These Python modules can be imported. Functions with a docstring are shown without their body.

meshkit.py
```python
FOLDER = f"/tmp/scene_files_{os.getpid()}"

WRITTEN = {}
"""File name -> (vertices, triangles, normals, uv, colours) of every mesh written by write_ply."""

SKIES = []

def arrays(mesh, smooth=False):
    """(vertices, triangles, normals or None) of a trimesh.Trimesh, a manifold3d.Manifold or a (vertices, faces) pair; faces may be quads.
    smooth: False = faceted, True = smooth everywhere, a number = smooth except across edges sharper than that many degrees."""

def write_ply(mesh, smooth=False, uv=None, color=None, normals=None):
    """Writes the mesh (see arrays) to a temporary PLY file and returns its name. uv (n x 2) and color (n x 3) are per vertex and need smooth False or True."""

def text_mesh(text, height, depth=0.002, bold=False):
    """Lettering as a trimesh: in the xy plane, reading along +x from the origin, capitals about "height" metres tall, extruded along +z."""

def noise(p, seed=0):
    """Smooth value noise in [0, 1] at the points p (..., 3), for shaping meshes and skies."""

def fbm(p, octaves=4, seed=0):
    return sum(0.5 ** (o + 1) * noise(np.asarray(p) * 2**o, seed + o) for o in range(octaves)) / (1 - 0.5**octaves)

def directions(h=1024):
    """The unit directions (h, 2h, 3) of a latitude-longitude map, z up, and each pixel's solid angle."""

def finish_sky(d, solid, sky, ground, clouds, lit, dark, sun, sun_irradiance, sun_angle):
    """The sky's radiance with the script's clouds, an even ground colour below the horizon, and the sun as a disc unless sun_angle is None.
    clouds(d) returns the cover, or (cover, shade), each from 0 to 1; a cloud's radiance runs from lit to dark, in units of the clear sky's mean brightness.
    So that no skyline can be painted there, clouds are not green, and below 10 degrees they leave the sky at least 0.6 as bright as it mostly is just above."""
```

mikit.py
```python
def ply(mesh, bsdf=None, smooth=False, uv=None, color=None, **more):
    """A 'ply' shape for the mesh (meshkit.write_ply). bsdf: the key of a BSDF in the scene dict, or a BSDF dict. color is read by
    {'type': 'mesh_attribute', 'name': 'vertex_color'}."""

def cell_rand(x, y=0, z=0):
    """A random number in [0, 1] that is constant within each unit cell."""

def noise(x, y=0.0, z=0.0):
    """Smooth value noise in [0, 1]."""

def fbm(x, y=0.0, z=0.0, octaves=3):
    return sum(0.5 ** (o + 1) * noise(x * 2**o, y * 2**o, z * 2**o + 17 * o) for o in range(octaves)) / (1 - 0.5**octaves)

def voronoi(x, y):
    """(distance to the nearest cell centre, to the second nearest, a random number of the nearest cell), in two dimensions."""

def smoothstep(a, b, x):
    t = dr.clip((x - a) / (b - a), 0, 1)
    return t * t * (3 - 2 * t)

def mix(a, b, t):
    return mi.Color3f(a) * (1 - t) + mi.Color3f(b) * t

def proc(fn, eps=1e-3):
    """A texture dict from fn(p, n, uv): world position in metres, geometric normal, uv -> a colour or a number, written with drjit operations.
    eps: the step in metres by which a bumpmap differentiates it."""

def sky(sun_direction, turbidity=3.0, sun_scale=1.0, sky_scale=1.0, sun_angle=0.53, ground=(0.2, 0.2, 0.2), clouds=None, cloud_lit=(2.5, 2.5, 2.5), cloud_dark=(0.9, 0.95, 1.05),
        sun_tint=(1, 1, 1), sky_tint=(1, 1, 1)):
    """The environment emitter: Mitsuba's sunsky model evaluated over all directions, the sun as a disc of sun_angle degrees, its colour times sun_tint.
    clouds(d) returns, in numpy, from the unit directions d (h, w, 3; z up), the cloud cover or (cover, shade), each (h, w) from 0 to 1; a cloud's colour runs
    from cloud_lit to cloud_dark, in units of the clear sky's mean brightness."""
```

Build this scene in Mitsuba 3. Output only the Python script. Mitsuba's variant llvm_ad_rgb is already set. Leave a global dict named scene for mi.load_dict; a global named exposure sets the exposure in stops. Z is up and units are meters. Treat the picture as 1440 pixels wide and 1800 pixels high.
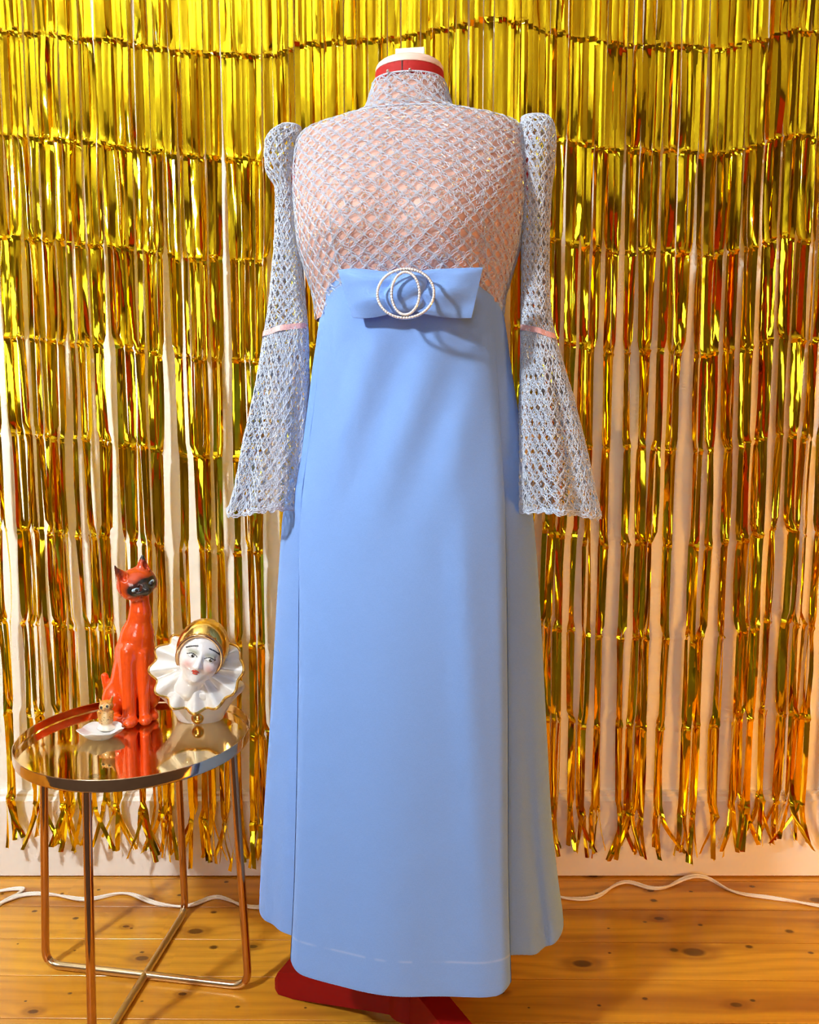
import math, numpy as np, trimesh, mitsuba as mi, drjit as dr, mikit, meshkit
from mikit import proc, noise, fbm, voronoi, cell_rand, smoothstep, mix
T = mi.ScalarTransform4f
scene, labels = {}, {}

# ------------------------------------------------------------------ camera, light, exposure
F, PITCH, EYE = 1430.0, math.radians(6.2), 0.95           # focal length in pixels, downward tilt, camera height
exposure = 0.55
scene['camera'] = {'type': 'perspective', 'fov': math.degrees(2 * math.atan(720 / F)), 'fov_axis': 'x', 'near_clip': 0.05, 'far_clip': 50.0,
                   'to_world': T().look_at(origin=[0, 0, EYE], target=[0, math.cos(PITCH), EYE - math.sin(PITCH)], up=[0, 0, 1])}
KEY_POS, KEY_R, KEY = (-1.25, 0.02, 1.85), 0.07, (530, 570, 580)       # globe lamp behind the camera, left
WARM_POS, WARM_R, WARM = (1.30, 0.50, 0.50), 0.10, (64, 28, 3.5)      # low warm lamp on the right
WINDOW = (3.0, 3.1, 3.2)                                             # daylight through the room's window
CEIL_LAMP = (16, 14.5, 12)

def ray(px, py):
    u, v = (px - 720) / F, (py - 900) / F
    return np.array([u, math.cos(PITCH) - v * math.sin(PITCH), -math.sin(PITCH) - v * math.cos(PITCH)])
def at_y(px, py, Y):
    d = ray(px, py); return np.array([0, 0, EYE]) + d * (Y / d[1])
def at_z(px, py, Z):
    d = ray(px, py); return np.array([0, 0, EYE]) + d * ((Z - EYE) / d[2])

# ------------------------------------------------------------------ materials
def rgb(*c): return {'type': 'rgb', 'value': list(c)}
def two(b): return {'type': 'twosided', 'b': b}
def prin(c, rough=0.5, **k): return two({'type': 'principled', 'base_color': c if isinstance(c, dict) else rgb(*c), 'roughness': rough, **k})
VC = {'type': 'mesh_attribute', 'name': 'vertex_color'}

PLANK_W, PLANK_A = 0.1015, math.radians(-0.55)
def floor_uv(p):
    c, s = math.cos(PLANK_A), math.sin(PLANK_A)
    return p.x * c + p.y * s, -p.x * s + p.y * c
def wood(p, n, uv):
    x, y = floor_uv(p)
    q = (y - 1.510) / PLANK_W
    k = dr.floor(q); r1, r2 = cell_rand(k, 3), cell_rand(k, 9)
    kx, ky = x * 3.6 + r1 * 17, q * 1.0
    # knots: one candidate per elongated cell
    cx = dr.floor(kx); a, b, c = cell_rand(cx, k, 5), cell_rand(cx, k, 6), cell_rand(cx, k, 7)
    dx, dy = (kx - cx - 0.2 - 0.6 * a) / 3.6, (q - k - 0.15 - 0.7 * b) * PLANK_W
    size = 0.0035 + 0.0085 * c * c
    d = dr.sqrt(dr.square(dx * 0.55) + dr.square(dy)) / size
    cx2 = dr.floor(kx * 2.3 + 0.4); a2, b2, c2 = cell_rand(cx2, k, 15), cell_rand(cx2, k, 16), cell_rand(cx2, k, 18)
    d2 = dr.sqrt(dr.square((kx * 2.3 + 0.4 - cx2 - 0.2 - 0.6 * a2) / 8.3 * 0.7) + dr.square((q - k - 0.1 - 0.8 * b2) * PLANK_W)) / (0.0016 + 0.0045 * c2 * c2)
    warp = 0.6 * fbm(x * 2.5 + r2 * 30, y * 9, 0, 3) + 0.35 * dr.exp(-d * 0.35)
    g = 0.5 + 0.5 * dr.sin(6.2832 * (y * 38 + warp * 3.2 + r1 * 5))
    fine = fbm(x * 14, y * 420, 0, 2)
    base = mix((0.56, 0.235, 0.014), (0.72, 0.36, 0.034), 0.55 * r2 + 0.45 * fbm(x * 3, y * 16, 2, 3))
    base = mix(base, (0.30, 0.085, 0.011), 0.24 * g * g + 0.22 * fine)
    base = mix(base, (0.25, 0.06, 0.012), 0.6 * smoothstep(0.50, 0.78, fbm(x * 1.7 + 40, y * 20, 5, 3)))
    base = mix(base, (0.045, 0.012, 0.004), 0.88 * (1 - smoothstep(0.75, 1.3, d)))
    base = mix(base, (0.20, 0.05, 0.009), 0.5 * dr.exp(-dr.square(d - 1.6)))
    base = mix(base, (0.035, 0.010, 0.004), 0.85 * (1 - smoothstep(0.5, 1.3, d2)))
    return base
scene['wood'] = prin(proc(wood), 0.22, specular=0.5, clearcoat=0.35, clearcoat_gloss=0.93)
def paint(p, n, uv):
    return mix((0.86, 0.85, 0.77), (0.90, 0.89, 0.82), fbm(p.x * 5, p.y * 5, p.z * 5, 3))
scene['wall_paint'] = prin(proc(paint), 0.6)
scene['trim_paint'] = prin((0.83, 0.80, 0.74), 0.35)
scene['ceiling_paint'] = prin((0.62, 0.62, 0.59), 0.8)
scene['room_paint'] = prin((0.085, 0.046, 0.03), 0.7)
scene['dark_joint'] = prin((0.02, 0.010, 0.005), 0.8)
def crinkle(p, n, uv):
    return 0.00055 * fbm(p.x * 130, p.y * 130, p.z * 26, 2) + 0.0010 * noise(p.x * 40, p.y * 30, p.z * 9)
scene['foil'] = two({'type': 'bumpmap', 'arbitrary': proc(crinkle, 1e-3), 'scale': 1.0,
                     'bsdf': {'type': 'principled', 'base_color': rgb(0.90, 0.65, 0.016), 'metallic': 1.0, 'roughness': 0.075}})
def weave(p, n, uv):
    return mix((0.175, 0.32, 0.70), (0.21, 0.365, 0.75), fbm(p.x * 900, p.y * 900, p.z * 900, 2))
scene['blue_crepe'] = prin(proc(weave), 0.75, sheen=0.4, specular=0.25)
def hemmed(p, n, uv):
    # crepe with the rubbed stitching line 6 cm above the hem (uv.y is the height above the hem in metres)
    line = dr.exp(-dr.square((uv.y - 0.052 + 0.006 * (noise(uv.x * 9) - 0.5)) / 0.0018)) * smoothstep(0.30, 0.60, fbm(uv.x * 60, 0, 3, 2))
    return mix(weave(p, n, uv), (0.62, 0.68, 0.86), 0.22 * line)
scene['skirt_crepe'] = prin(proc(hemmed), 0.75, sheen=0.4, specular=0.25)
scene['pink_lining'] = prin((0.66, 0.39, 0.32), 0.6, sheen=0.3)
scene['lace_yarn'] = prin((0.49, 0.545, 0.645), 0.7, sheen=0.5)
scene['gold_thread'] = prin((0.95, 0.72, 0.42), 0.25, metallic=0.9)
scene['pink_ribbon'] = prin((0.85, 0.48, 0.47), 0.35, sheen=0.3)
scene['red_cloth'] = prin((0.40, 0.008, 0.006), 0.75)
scene['red_paint'] = prin((0.21, 0.001, 0.001), 0.6, specular=0.2)
scene['neck_plastic'] = prin((0.83, 0.60, 0.50), 0.3, clearcoat=0.4)
scene['pale_plastic'] = prin((0.70, 0.74, 0.62), 0.4)
scene['silver'] = prin((0.88, 0.87, 0.86), 0.15, metallic=1.0)
scene['dark_metal'] = prin((0.10, 0.09, 0.09), 0.3, metallic=0.8)
scene['stone'] = prin((0.95, 0.94, 0.92), 0.12, specular=0.9, clearcoat=1.0, metallic=0.15)
def tray_rough(p, n, uv):
    return 0.045 + 0.12 * smoothstep(0.55, 0.8, fbm(p.x * 18, p.y * 18, 0, 4))
def tray_color(p, n, uv):
    f, _, r = voronoi(p.x * 9 + 3.3, p.y * 9)
    spot = (1 - smoothstep(0.05, 0.09, f)) * smoothstep(0.72, 0.78, r)
    return mix(mix((0.90, 0.68, 0.34), (0.78, 0.60, 0.33), fbm(p.x * 25, p.y * 25, 1, 4)), (0.30, 0.22, 0.12), 0.8 * spot)
scene['tray_metal'] = prin(proc(tray_color), proc(tray_rough), metallic=1.0)
scene['rim_metal'] = prin((0.62, 0.42, 0.25), 0.08, metallic=1.0)
scene['leg_metal'] = prin((0.56, 0.31, 0.16), 0.12, metallic=1.0)
scene['bar_metal'] = prin((0.72, 0.58, 0.36), 0.2, metallic=1.0)
scene['white_plastic'] = prin((0.80, 0.75, 0.66), 0.4)
scene['glaze'] = prin(VC, 0.12, specular=0.6, clearcoat=1.0, clearcoat_gloss=0.97)
scene['porcelain'] = prin((0.76, 0.73, 0.69), 0.15, specular=0.6, clearcoat=1.0, clearcoat_gloss=0.97)
scene['gilt'] = prin((0.90, 0.60, 0.16), 0.14, metallic=1.0)
scene['white_glaze'] = prin((0.64, 0.64, 0.64), 0.12, specular=0.6, clearcoat=1.0)
scene['black_glaze'] = prin((0.02, 0.02, 0.025), 0.1, specular=0.6, clearcoat=1.0)
scene['eye_blue'] = prin((0.45, 0.62, 0.72), 0.08, specular=0.6, clearcoat=1.0)
scene['rug_wool'] = prin((0.045, 0.03, 0.025), 0.9)
scene['drape'] = prin((0.62, 0.055, 0.012), 0.8)

# ------------------------------------------------------------------ helpers
def numbered(key):
    if key not in labels and key not in scene and not any(k.startswith(key + '__') for k in scene): return key
    i = 1
    while f'{key}_{i:03d}' in labels or f'{key}_{i:03d}' in scene or any(k.startswith(f'{key}_{i:03d}__') for k in scene): i += 1
    return f'{key}_{i:03d}'
def thing(name, label, cat, group=None):
    key = numbered(name); labels[key] = {'label': label, 'category': cat}
    if group: labels[key]['group'] = group
    return key
def part(parent, name, mesh, bsdf, smooth=30, label=None, kind=None, **k):
    key = numbered(f'{parent}__{name}' if parent else name)
    scene[key] = mikit.ply(mesh, bsdf, smooth=smooth, **k)
    if label or kind: labels[key] = {a: b for a, b in (('label', label), ('kind', kind)) if b}
    return key
def struct(name, mesh, bsdf, smooth=30, label=None):
    scene[name] = mikit.ply(mesh, bsdf, smooth=smooth); labels[name] = {'kind': 'structure', **({'label': label} if label else {})}
    return name
def cat(ms): return trimesh.util.concatenate([m if isinstance(m, trimesh.Trimesh) else trimesh.Trimesh(m[0], m[1], process=False) for m in ms])
def grid_faces(nr, nc, wrap=False):
    i, j = np.meshgrid(np.arange(nr - 1), np.arange(nc if wrap else nc - 1), indexing='ij')
    a, b = i * nc + j, i * nc + (j + 1) % nc
    q = np.stack([a, b, b + nc, a + nc], -1).reshape(-1, 4)
    return np.vstack([q[:, [0, 1, 2]], q[:, [0, 2, 3]]])
def grid_mesh(P, wrap=False, flip=False):
    f = grid_faces(P.shape[0], P.shape[1], wrap)
    return trimesh.Trimesh(P.reshape(-1, 3), f[:, ::-1] if flip else f, process=False)
def box(x0, x1, y0, y1, z0, z1, bevel=0.0):
    if bevel <= 0:
        m = trimesh.creation.box((x1 - x0, y1 - y0, z1 - z0)); m.apply_translation(((x0 + x1) / 2, (y0 + y1) / 2, (z0 + z1) / 2)); return m
    b = bevel; pts = []
    for x in (x0, x1):
        for y in (y0, y1):
            for z in (z0, z1):
                sx, sy, sz = (b if x == x0 else -b), (b if y == y0 else -b), (b if z == z0 else -b)
                pts += [(x + sx, y + sy, z), (x + sx, y, z + sz), (x, y + sy, z + sz)]
    return trimesh.convex.convex_hull(np.array(pts))
def frames(P):
    t = np.gradient(P, axis=0); t /= np.linalg.norm(t, axis=1, keepdims=True) + 1e-12
    a = np.cross(t[0], [0, 0, 1.0]);
    if np.linalg.norm(a) < 1e-3: a = np.cross(t[0], [1.0, 0, 0])
    A = []
    for k in range(len(P)):
        a = a - t[k] * (a @ t[k]); a /= np.linalg.norm(a) + 1e-12; A.append(a)
    A = np.array(A); return t, A, np.cross(t, A)
def tube(P, r, sides=10, closed=False, caps=True):
    P = np.asarray(P, float); r = np.broadcast_to(np.asarray(r, float), (len(P),))
    if closed:
        t = np.roll(P, -1, 0) - np.roll(P, 1, 0); t /= np.linalg.norm(t, axis=1, keepdims=True)
        c = P.mean(0); A = P - c; A -= t * (A * t).sum(1, keepdims=True); A /= np.linalg.norm(A, axis=1, keepdims=True); B = np.cross(t, A)
    else: t, A, B = frames(P)
    ang = np.arange(sides) * 2 * math.pi / sides
    V = P[:, None] + r[:, None, None] * (np.cos(ang)[None, :, None] * A[:, None] + np.sin(ang)[None, :, None] * B[:, None])
    if closed: V = np.concatenate([V, V[:1]], 0)
    f = grid_faces(len(V), sides, True); v = V.reshape(-1, 3)
    if caps and not closed:
        n = len(v); v = np.vstack([v, P[0], P[-1]]); j = np.arange(sides); o = (len(P) - 1) * sides
        f = np.vstack([f, np.stack([np.full(sides, n), (j + 1) % sides, j], -1), np.stack([np.full(sides, n + 1), o + j, o + (j + 1) % sides], -1)])
    return trimesh.Trimesh(v, f, process=False)
def spline(P, n):
    from scipy.interpolate import CubicSpline
    P = np.asarray(P, float); d = np.r_[0, np.cumsum(np.linalg.norm(np.diff(P, axis=0), axis=1))]
    return CubicSpline(d, P)(np.linspace(0, d[-1], n))
def fillet(P, rad, n=8):
    P = [np.asarray(p, float) for p in P]; out = [P[0]]
    for a, b, c in zip(P, P[1:], P[2:]):
        u, w = (a - b) / np.linalg.norm(a - b), (c - b) / np.linalg.norm(c - b)
        for t in np.linspace(0, 1, n): out.append((1 - t) ** 2 * (b + u * rad) + 2 * t * (1 - t) * b + t * t * (b + w * rad))
    out.append(P[-1]); return np.array(out)
def lathe(profile, n=64):
    pr = np.asarray(profile, float); a = np.arange(n) * 2 * math.pi / n
    V = np.stack([pr[:, None, 0] * np.cos(a), pr[:, None, 0] * np.sin(a), np.broadcast_to(pr[:, None, 1], (len(pr), n))], -1)
    return grid_mesh(V, True)
def smooth_lerp(z, zs, vs):
    from scipy.interpolate import PchipInterpolator
    o = np.argsort(zs); return PchipInterpolator(np.asarray(zs, float)[o], np.asarray(vs, float)[o], extrapolate=True)(z)
# implicit surfaces: distance fields on a grid, joined by a smooth minimum, skinned by surface nets
def surface_nets(fn, lo, hi, h, rounds=6):
    lo, hi = np.asarray(lo, float), np.asarray(hi, float); n = np.ceil((hi - lo) / h).astype(int) + 1
    ax = [lo[k] + h * np.arange(n[k]) for k in range(3)]
    D = fn(*np.meshgrid(*ax, indexing='ij')).astype(np.float32); inside = D < 0
    c = [(i, j, k) for i in (0, 1) for j in (0, 1) for k in (0, 1)]
    sl = lambda A, o: A[o[0]:n[0] - 1 + o[0], o[1]:n[1] - 1 + o[1], o[2]:n[2] - 1 + o[2]]
    cnt = sum(sl(inside, o).astype(int) for o in c); act = (cnt > 0) & (cnt < 8)
    I = np.argwhere(act); idx = -np.ones(act.shape, int); idx[act] = np.arange(len(I))
    vals = np.stack([sl(D, o)[act] for o in c], 1); acc, num = np.zeros((len(I), 3)), np.zeros(len(I))
    for a in range(8):
        for b in range(a + 1, 8):
            if sum(abs(c[a][k] - c[b][k]) for k in range(3)) != 1: continue
            va, vb = vals[:, a], vals[:, b]; m = (va < 0) != (vb < 0)
            t = np.where(m, va / np.where(m, va - vb, 1), 0)
            acc += m[:, None] * (np.array(c[a]) + t[:, None] * (np.array(c[b]) - np.array(c[a]))); num += m
    V = lo + h * (I + acc / num[:, None]); Fs = []
    for k in range(3):
        u, w = (k + 1) % 3, (k + 2) % 3
        s0 = [slice(None)] * 3; s1 = [slice(None)] * 3; s0[k] = slice(0, n[k] - 1); s1[k] = slice(1, n[k])
        A, B = inside[tuple(s0)], inside[tuple(s1)]; E = np.argwhere(A != B)
        E = E[(E[:, u] > 0) & (E[:, w] > 0) & (E[:, u] < n[u] - 1) & (E[:, w] < n[w] - 1)]
        du, dw = np.eye(3, dtype=int)[u], np.eye(3, dtype=int)[w]
        q = np.stack([idx[tuple((E - o).T)] for o in (du + dw, dw, 0 * du, du)], 1)
        s = A[tuple(E.T)]; q = np.where(s[:, None], q, q[:, ::-1]); Fs.append(q)
    q = np.vstack(Fs); m = trimesh.Trimesh(V, np.vstack([q[:, [0, 1, 2]], q[:, [0, 2, 3]]]), process=False)
    trimesh.smoothing.filter_taubin(m, iterations=rounds); return m
def capsule(X, Y, Z, a, b, ra, rb):
    a, b = np.asarray(a, float), np.asarray(b, float); d = b - a
    t = np.clip(((X - a[0]) * d[0] + (Y - a[1]) * d[1] + (Z - a[2]) * d[2]) / (d @ d), 0, 1)
    return np.sqrt((X - a[0] - t * d[0]) ** 2 + (Y - a[1] - t * d[1]) ** 2 + (Z - a[2] - t * d[2]) ** 2) - (ra + t * (rb - ra))
def rot(ax, deg): return trimesh.transformations.rotation_matrix(math.radians(deg), ax)[:3, :3]
def ellipsoid(X, Y, Z, c, r, R=np.eye(3)):
    p = np.stack([X - c[0], Y - c[1], Z - c[2]], -1) @ R      # R's columns: the ellipsoid's axes
    k = np.linalg.norm(p / r, axis=-1); return k * (k - 1) / np.maximum(np.linalg.norm(p / np.square(r), axis=-1), 1e-9)
def smin(a, b, k):
    h = np.clip(0.5 + 0.5 * (b - a) / k, 0, 1); return b + (a - b) * h - k * h * (1 - h)
def ball(c, r, sub=2, s=(1, 1, 1), R=None):
    m = trimesh.creation.icosphere(subdivisions=sub, radius=r); m.vertices *= s
    if R is not None: m.vertices = m.vertices @ np.asarray(R).T
    m.apply_translation(c); return m

# ------------------------------------------------------------------ the room
WALL_Y, X0, X1, Y0, CEIL = 1.640, -2.1, 2.3, -2.7, 2.62
struct('wall_back', box(X0, X1, WALL_Y, WALL_Y + 0.1, 0, CEIL), 'wall_paint', label='cream painted wall behind the foil curtains')
struct('wall_left', box(X0 - 0.1, X0, Y0, WALL_Y, 0, CEIL), 'room_paint')
struct('wall_right', box(X1, X1 + 0.1, Y0, WALL_Y, 0, CEIL), 'room_paint')
WX0, WX1, WZ0, WZ1 = -1.15, 0.15, 0.85, 2.15
struct('wall_front', cat([box(X0, WX0, Y0 - 0.1, Y0, 0, CEIL), box(WX1, X1, Y0 - 0.1, Y0, 0, CEIL), box(WX0, WX1, Y0 - 0.1, Y0, 0, WZ0), box(WX0, WX1, Y0 - 0.1, Y0, WZ1, CEIL)]), 'room_paint')
struct('ceiling', box(X0, X1, Y0, WALL_Y, CEIL, CEIL + 0.1), 'ceiling_paint')
labels['window_1'] = {'kind': 'structure'}
pane = box(WX0, WX1, Y0 - 0.07, Y0 - 0.06, WZ0, WZ1)
scene['window_1__pane'] = {**mikit.ply(pane, 'trim_paint'), 'emitter': {'type': 'area', 'radiance': rgb(*WINDOW)}}
part('window_1', 'frame', cat([box(WX0, WX1, Y0 - 0.05, Y0 + 0.02, z - 0.03, z + 0.03) for z in (WZ0, 1.5, WZ1)] + [box(x - 0.03, x + 0.03, Y0 - 0.05, Y0 + 0.02, WZ0, WZ1) for x in (WX0, -0.5, WX1)]), 'trim_paint', False)
def drape_mesh(x0, x1):
    u, v = np.meshgrid(np.linspace(x0, x1, 160), np.linspace(0.03, 2.3, 12)); y = Y0 + 0.10 + 0.04 * np.sin(u * 70 + 0.3 * v)
    return grid_mesh(np.stack([u, y, v], -1))
part('window_1', 'curtain', drape_mesh(0.75, 2.2), 'drape', True)
# floor boards, each its own piece
struct('floor', box(X0, X1, Y0, WALL_Y, -0.06, -0.022), 'dark_joint', label='varnished pine floorboards with dark knots')
c_, s_ = math.cos(PLANK_A), math.sin(PLANK_A)
for k in range(-43, 2):
    y0, y1 = 1.510 + k * PLANK_W, 1.510 + (k + 1) * PLANK_W
    m = box(-2.6, 2.8, y0 + 0.0010, y1 - 0.0010, -0.022, 0.0, 0.0004)
    m.vertices = np.stack([m.vertices[:, 0] * c_ - m.vertices[:, 1] * s_, m.vertices[:, 0] * s_ + m.vertices[:, 1] * c_, m.vertices[:, 2]], -1)
    for o, nrm in (((X0, 0, 0), (1, 0, 0)), ((X1, 0, 0), (-1, 0, 0)), ((0, Y0, 0), (0, 1, 0)), ((0, WALL_Y, 0), (0, -1, 0))):
        if len(m.vertices): m = trimesh.intersections.slice_mesh_plane(m, nrm, o)
    if len(m.faces): part('floor', 'plank', m, 'wood', False)
sk = np.array([(0.0, 0.004), (-0.020, 0.004), (-0.020, 0.168), (-0.016, 0.172), (-0.013, 0.175), (-0.012, 0.180), (-0.008, 0.183), (0.0, 0.184)])
P = np.stack([np.stack([np.full(len(sk), x), WALL_Y + sk[:, 0], sk[:, 1]], -1) for x in (X0, X1)], 0)
struct('baseboard_back', grid_mesh(P, flip=True), 'trim_paint', 25, label='tall white painted baseboard along the back wall')

rug = thing('floor_rug', 'dark brown rug on the floorboards in front of the gown, out of the photo', 'rug')
part(rug, 'pile', box(-1.7, 2.0, -2.3, 0.82, 0.0005, 0.012, 0.003), 'rug_wool', False)
# lamps behind the camera (their light and their reflections reach the picture)
def floor_lamp(pos, r, radiance, label):
    t = thing('floor_lamp', label, 'lamp'); x, y, z = pos
    b = lathe([(0, 0.0), (0.13, 0.0), (0.13, 0.012), (0.02, 0.03), (0, 0.03)], 40); b.apply_translation((x, y, 0.001))
    part(t, 'base', b, 'dark_metal'); part(t, 'pole', tube([(x, y, 0.025), (x, y, z - r * 0.96)], 0.011, 12), 'dark_metal')
    scene[t + '__globe'] = {**mikit.ply(ball((x, y, z), r, 3), 'white_plastic', smooth=True), 'emitter': {'type': 'area', 'radiance': rgb(*radiance)}}
floor_lamp(KEY_POS, KEY_R, KEY, 'floor lamp with a small bright white globe beside the camera')
floor_lamp(WARM_POS, WARM_R, WARM, 'low floor lamp with a warm yellow globe near the right wall')

# ------------------------------------------------------------------ foil fringe curtains
PXM = lambda px: at_y(px, 900, 1.6)[0]
sag_px = np.array([(-200, 66), (-50, 55), (0, 52), (220, 72), (340, 90), (470, 97), (530, 78), (620, 68), (690, 66), (750, 55), (863, 33), (947, 57), (1060, 80), (1130, 79), (1230, 86), (1310, 70), (1360, 52), (1400, 60), (1500, 68), (1640, 80)], float)
SAG_X, SAG_D = np.array([PXM(x) for x in sag_px[:, 0]]), -(sag_px[:, 1] - 60) / 880.0
rng = np.random.default_rng(11)
def strip_mesh(xs, ys, zs, yaws, w, tail):
    """One foil strip hanging through its crease points: xs, ys, zs, yaws at the creases from the top down; tail = (dx, dy, length) past the last."""
    X, Yd, Z, A, C = [], [], [], [], []
    n = len(xs)
    for k in range(n - 1):
        bow, curl = rng.normal(0, 0.004), rng.normal(0, 0.0012)
        last = k == n - 2
        ts = np.array([0.0, 0.018, 0.04, 0.12, 0.3, 0.5, 0.7, 0.88, 0.96, 0.982]) if not last else np.linspace(0, 1, 7)
        L = zs[k] - zs[k + 1]
        kink = rng.normal(0.0035, 0.0025)
        e = np.clip(ts * 6, 0, 1); e = e * e * (3 - 2 * e)
        for t, s in zip(ts, e):
            jog = t ** 1.4 if last else 0.4 * t + 0.6 * min(1, max(0, (t - 0.88) / 0.12)); X.append(xs[k] + (xs[k + 1] - xs[k]) * jog); Z.append(zs[k] - L * t)
            Yd.append(ys[k] + (ys[k + 1] - ys[k]) * t - bow * math.sin(math.pi * t) - kink * math.exp(-(t / 0.025) ** 2) - 0.6 * kink * math.exp(-((1 - t) / 0.03) ** 2))
            A.append(yaws[k] * (1 - jog) + yaws[k + 1] * jog + (0.25 * rng.normal() if t in (0.0, 0.018) else 0)); C.append(curl)
    X, Yd, Z, A, C = map(np.array, (X, Yd, Z, A, C))
    c, s = np.cos(A), np.sin(A)
    cols = []
    for u in (-0.5, 0.0, 0.5):
        off = C * (1 - 4 * u * u)
        cols.append(np.stack([X + u * w * c + off * s, Yd + u * w * s - off * c, Z], -1))
    return grid_mesh(np.stack(cols, 1))
ROWS = 1.672 - 0.187 * np.arange(-2, 9)            # crease heights; the first two lie above the frame
def curtain(x0, x1, seed, label, depth):
    global rng
    rng = np.random.default_rng(seed)
    t = thing('foil_curtain', label, 'curtain', 'gold foil fringe curtains'); W = 0.0097
    part(t, 'header', box(x0, x1, 1.600 + depth, 1.612 + depth, 2.03, 2.075), 'foil', False)
    pitch = 0.0073; n = int((x1 - x0) / pitch)
    # bundles: neighbouring strips drift together, opening gaps that widen towards the floor
    K = len(ROWS) + 1
    centers = np.cumsum(rng.uniform(0.015, 0.036, 90)) + x0 - 0.02
    centers = centers[centers < x1 + 0.02]
    drift = np.cumsum(rng.normal(0, 0.0035, (len(centers), K)), 1)
    for i in range(n):
        x = x0 + (i + 0.5) * pitch + rng.normal(0, 0.002)
        b = int(np.argmin(abs(centers - x))); cx = centers[b]
        lag = rng.uniform(0.62, 1.0)
        zz = np.interp(x, SAG_X, SAG_D)
        hs = np.r_[2.05, ROWS + zz, 0]
        g = np.clip((1.56 - hs) / 0.80, 0, 1)             # how far the strips have gathered
        tw0 = rng.normal(0, 0.10); own = rng.normal(0, 1, K + 1)
        xs = [x]; ys = [1.606 + depth]; zs = [2.05]; yw = [0.0]; layer = rng.uniform(-0.012, 0.012)
        for k in range(len(ROWS)):
            gk = g[k + 1]
            xs.append(x + (cx - x) * gk * lag * 0.95 + drift[b, k] * gk + rng.normal(0, 0.0032) * (0.12 + gk))
            ys.append(1.600 + depth + layer * (0.3 + gk) - 0.008 * gk + rng.normal(0, 0.002) * gk)
            zs.append(ROWS[k] + zz + rng.normal(0, 0.0022))
            yw.append(tw0 + (0.13 + 0.95 * gk ** 1.1) * own[k])
        splay = rng.normal(0, 0.021); zs.append(zs[-1] - rng.normal(0.083, 0.007)); xs.append(xs[-1] + splay)
        ys.append(ys[-1] - abs(rng.normal(0, 0.012))); yw.append(yw[-1] + rng.normal(0, 0.6))
        part(t, 'strip', strip_mesh(xs, ys, zs, yw, W * rng.uniform(0.85, 1.05), None), 'foil', 25)
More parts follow.
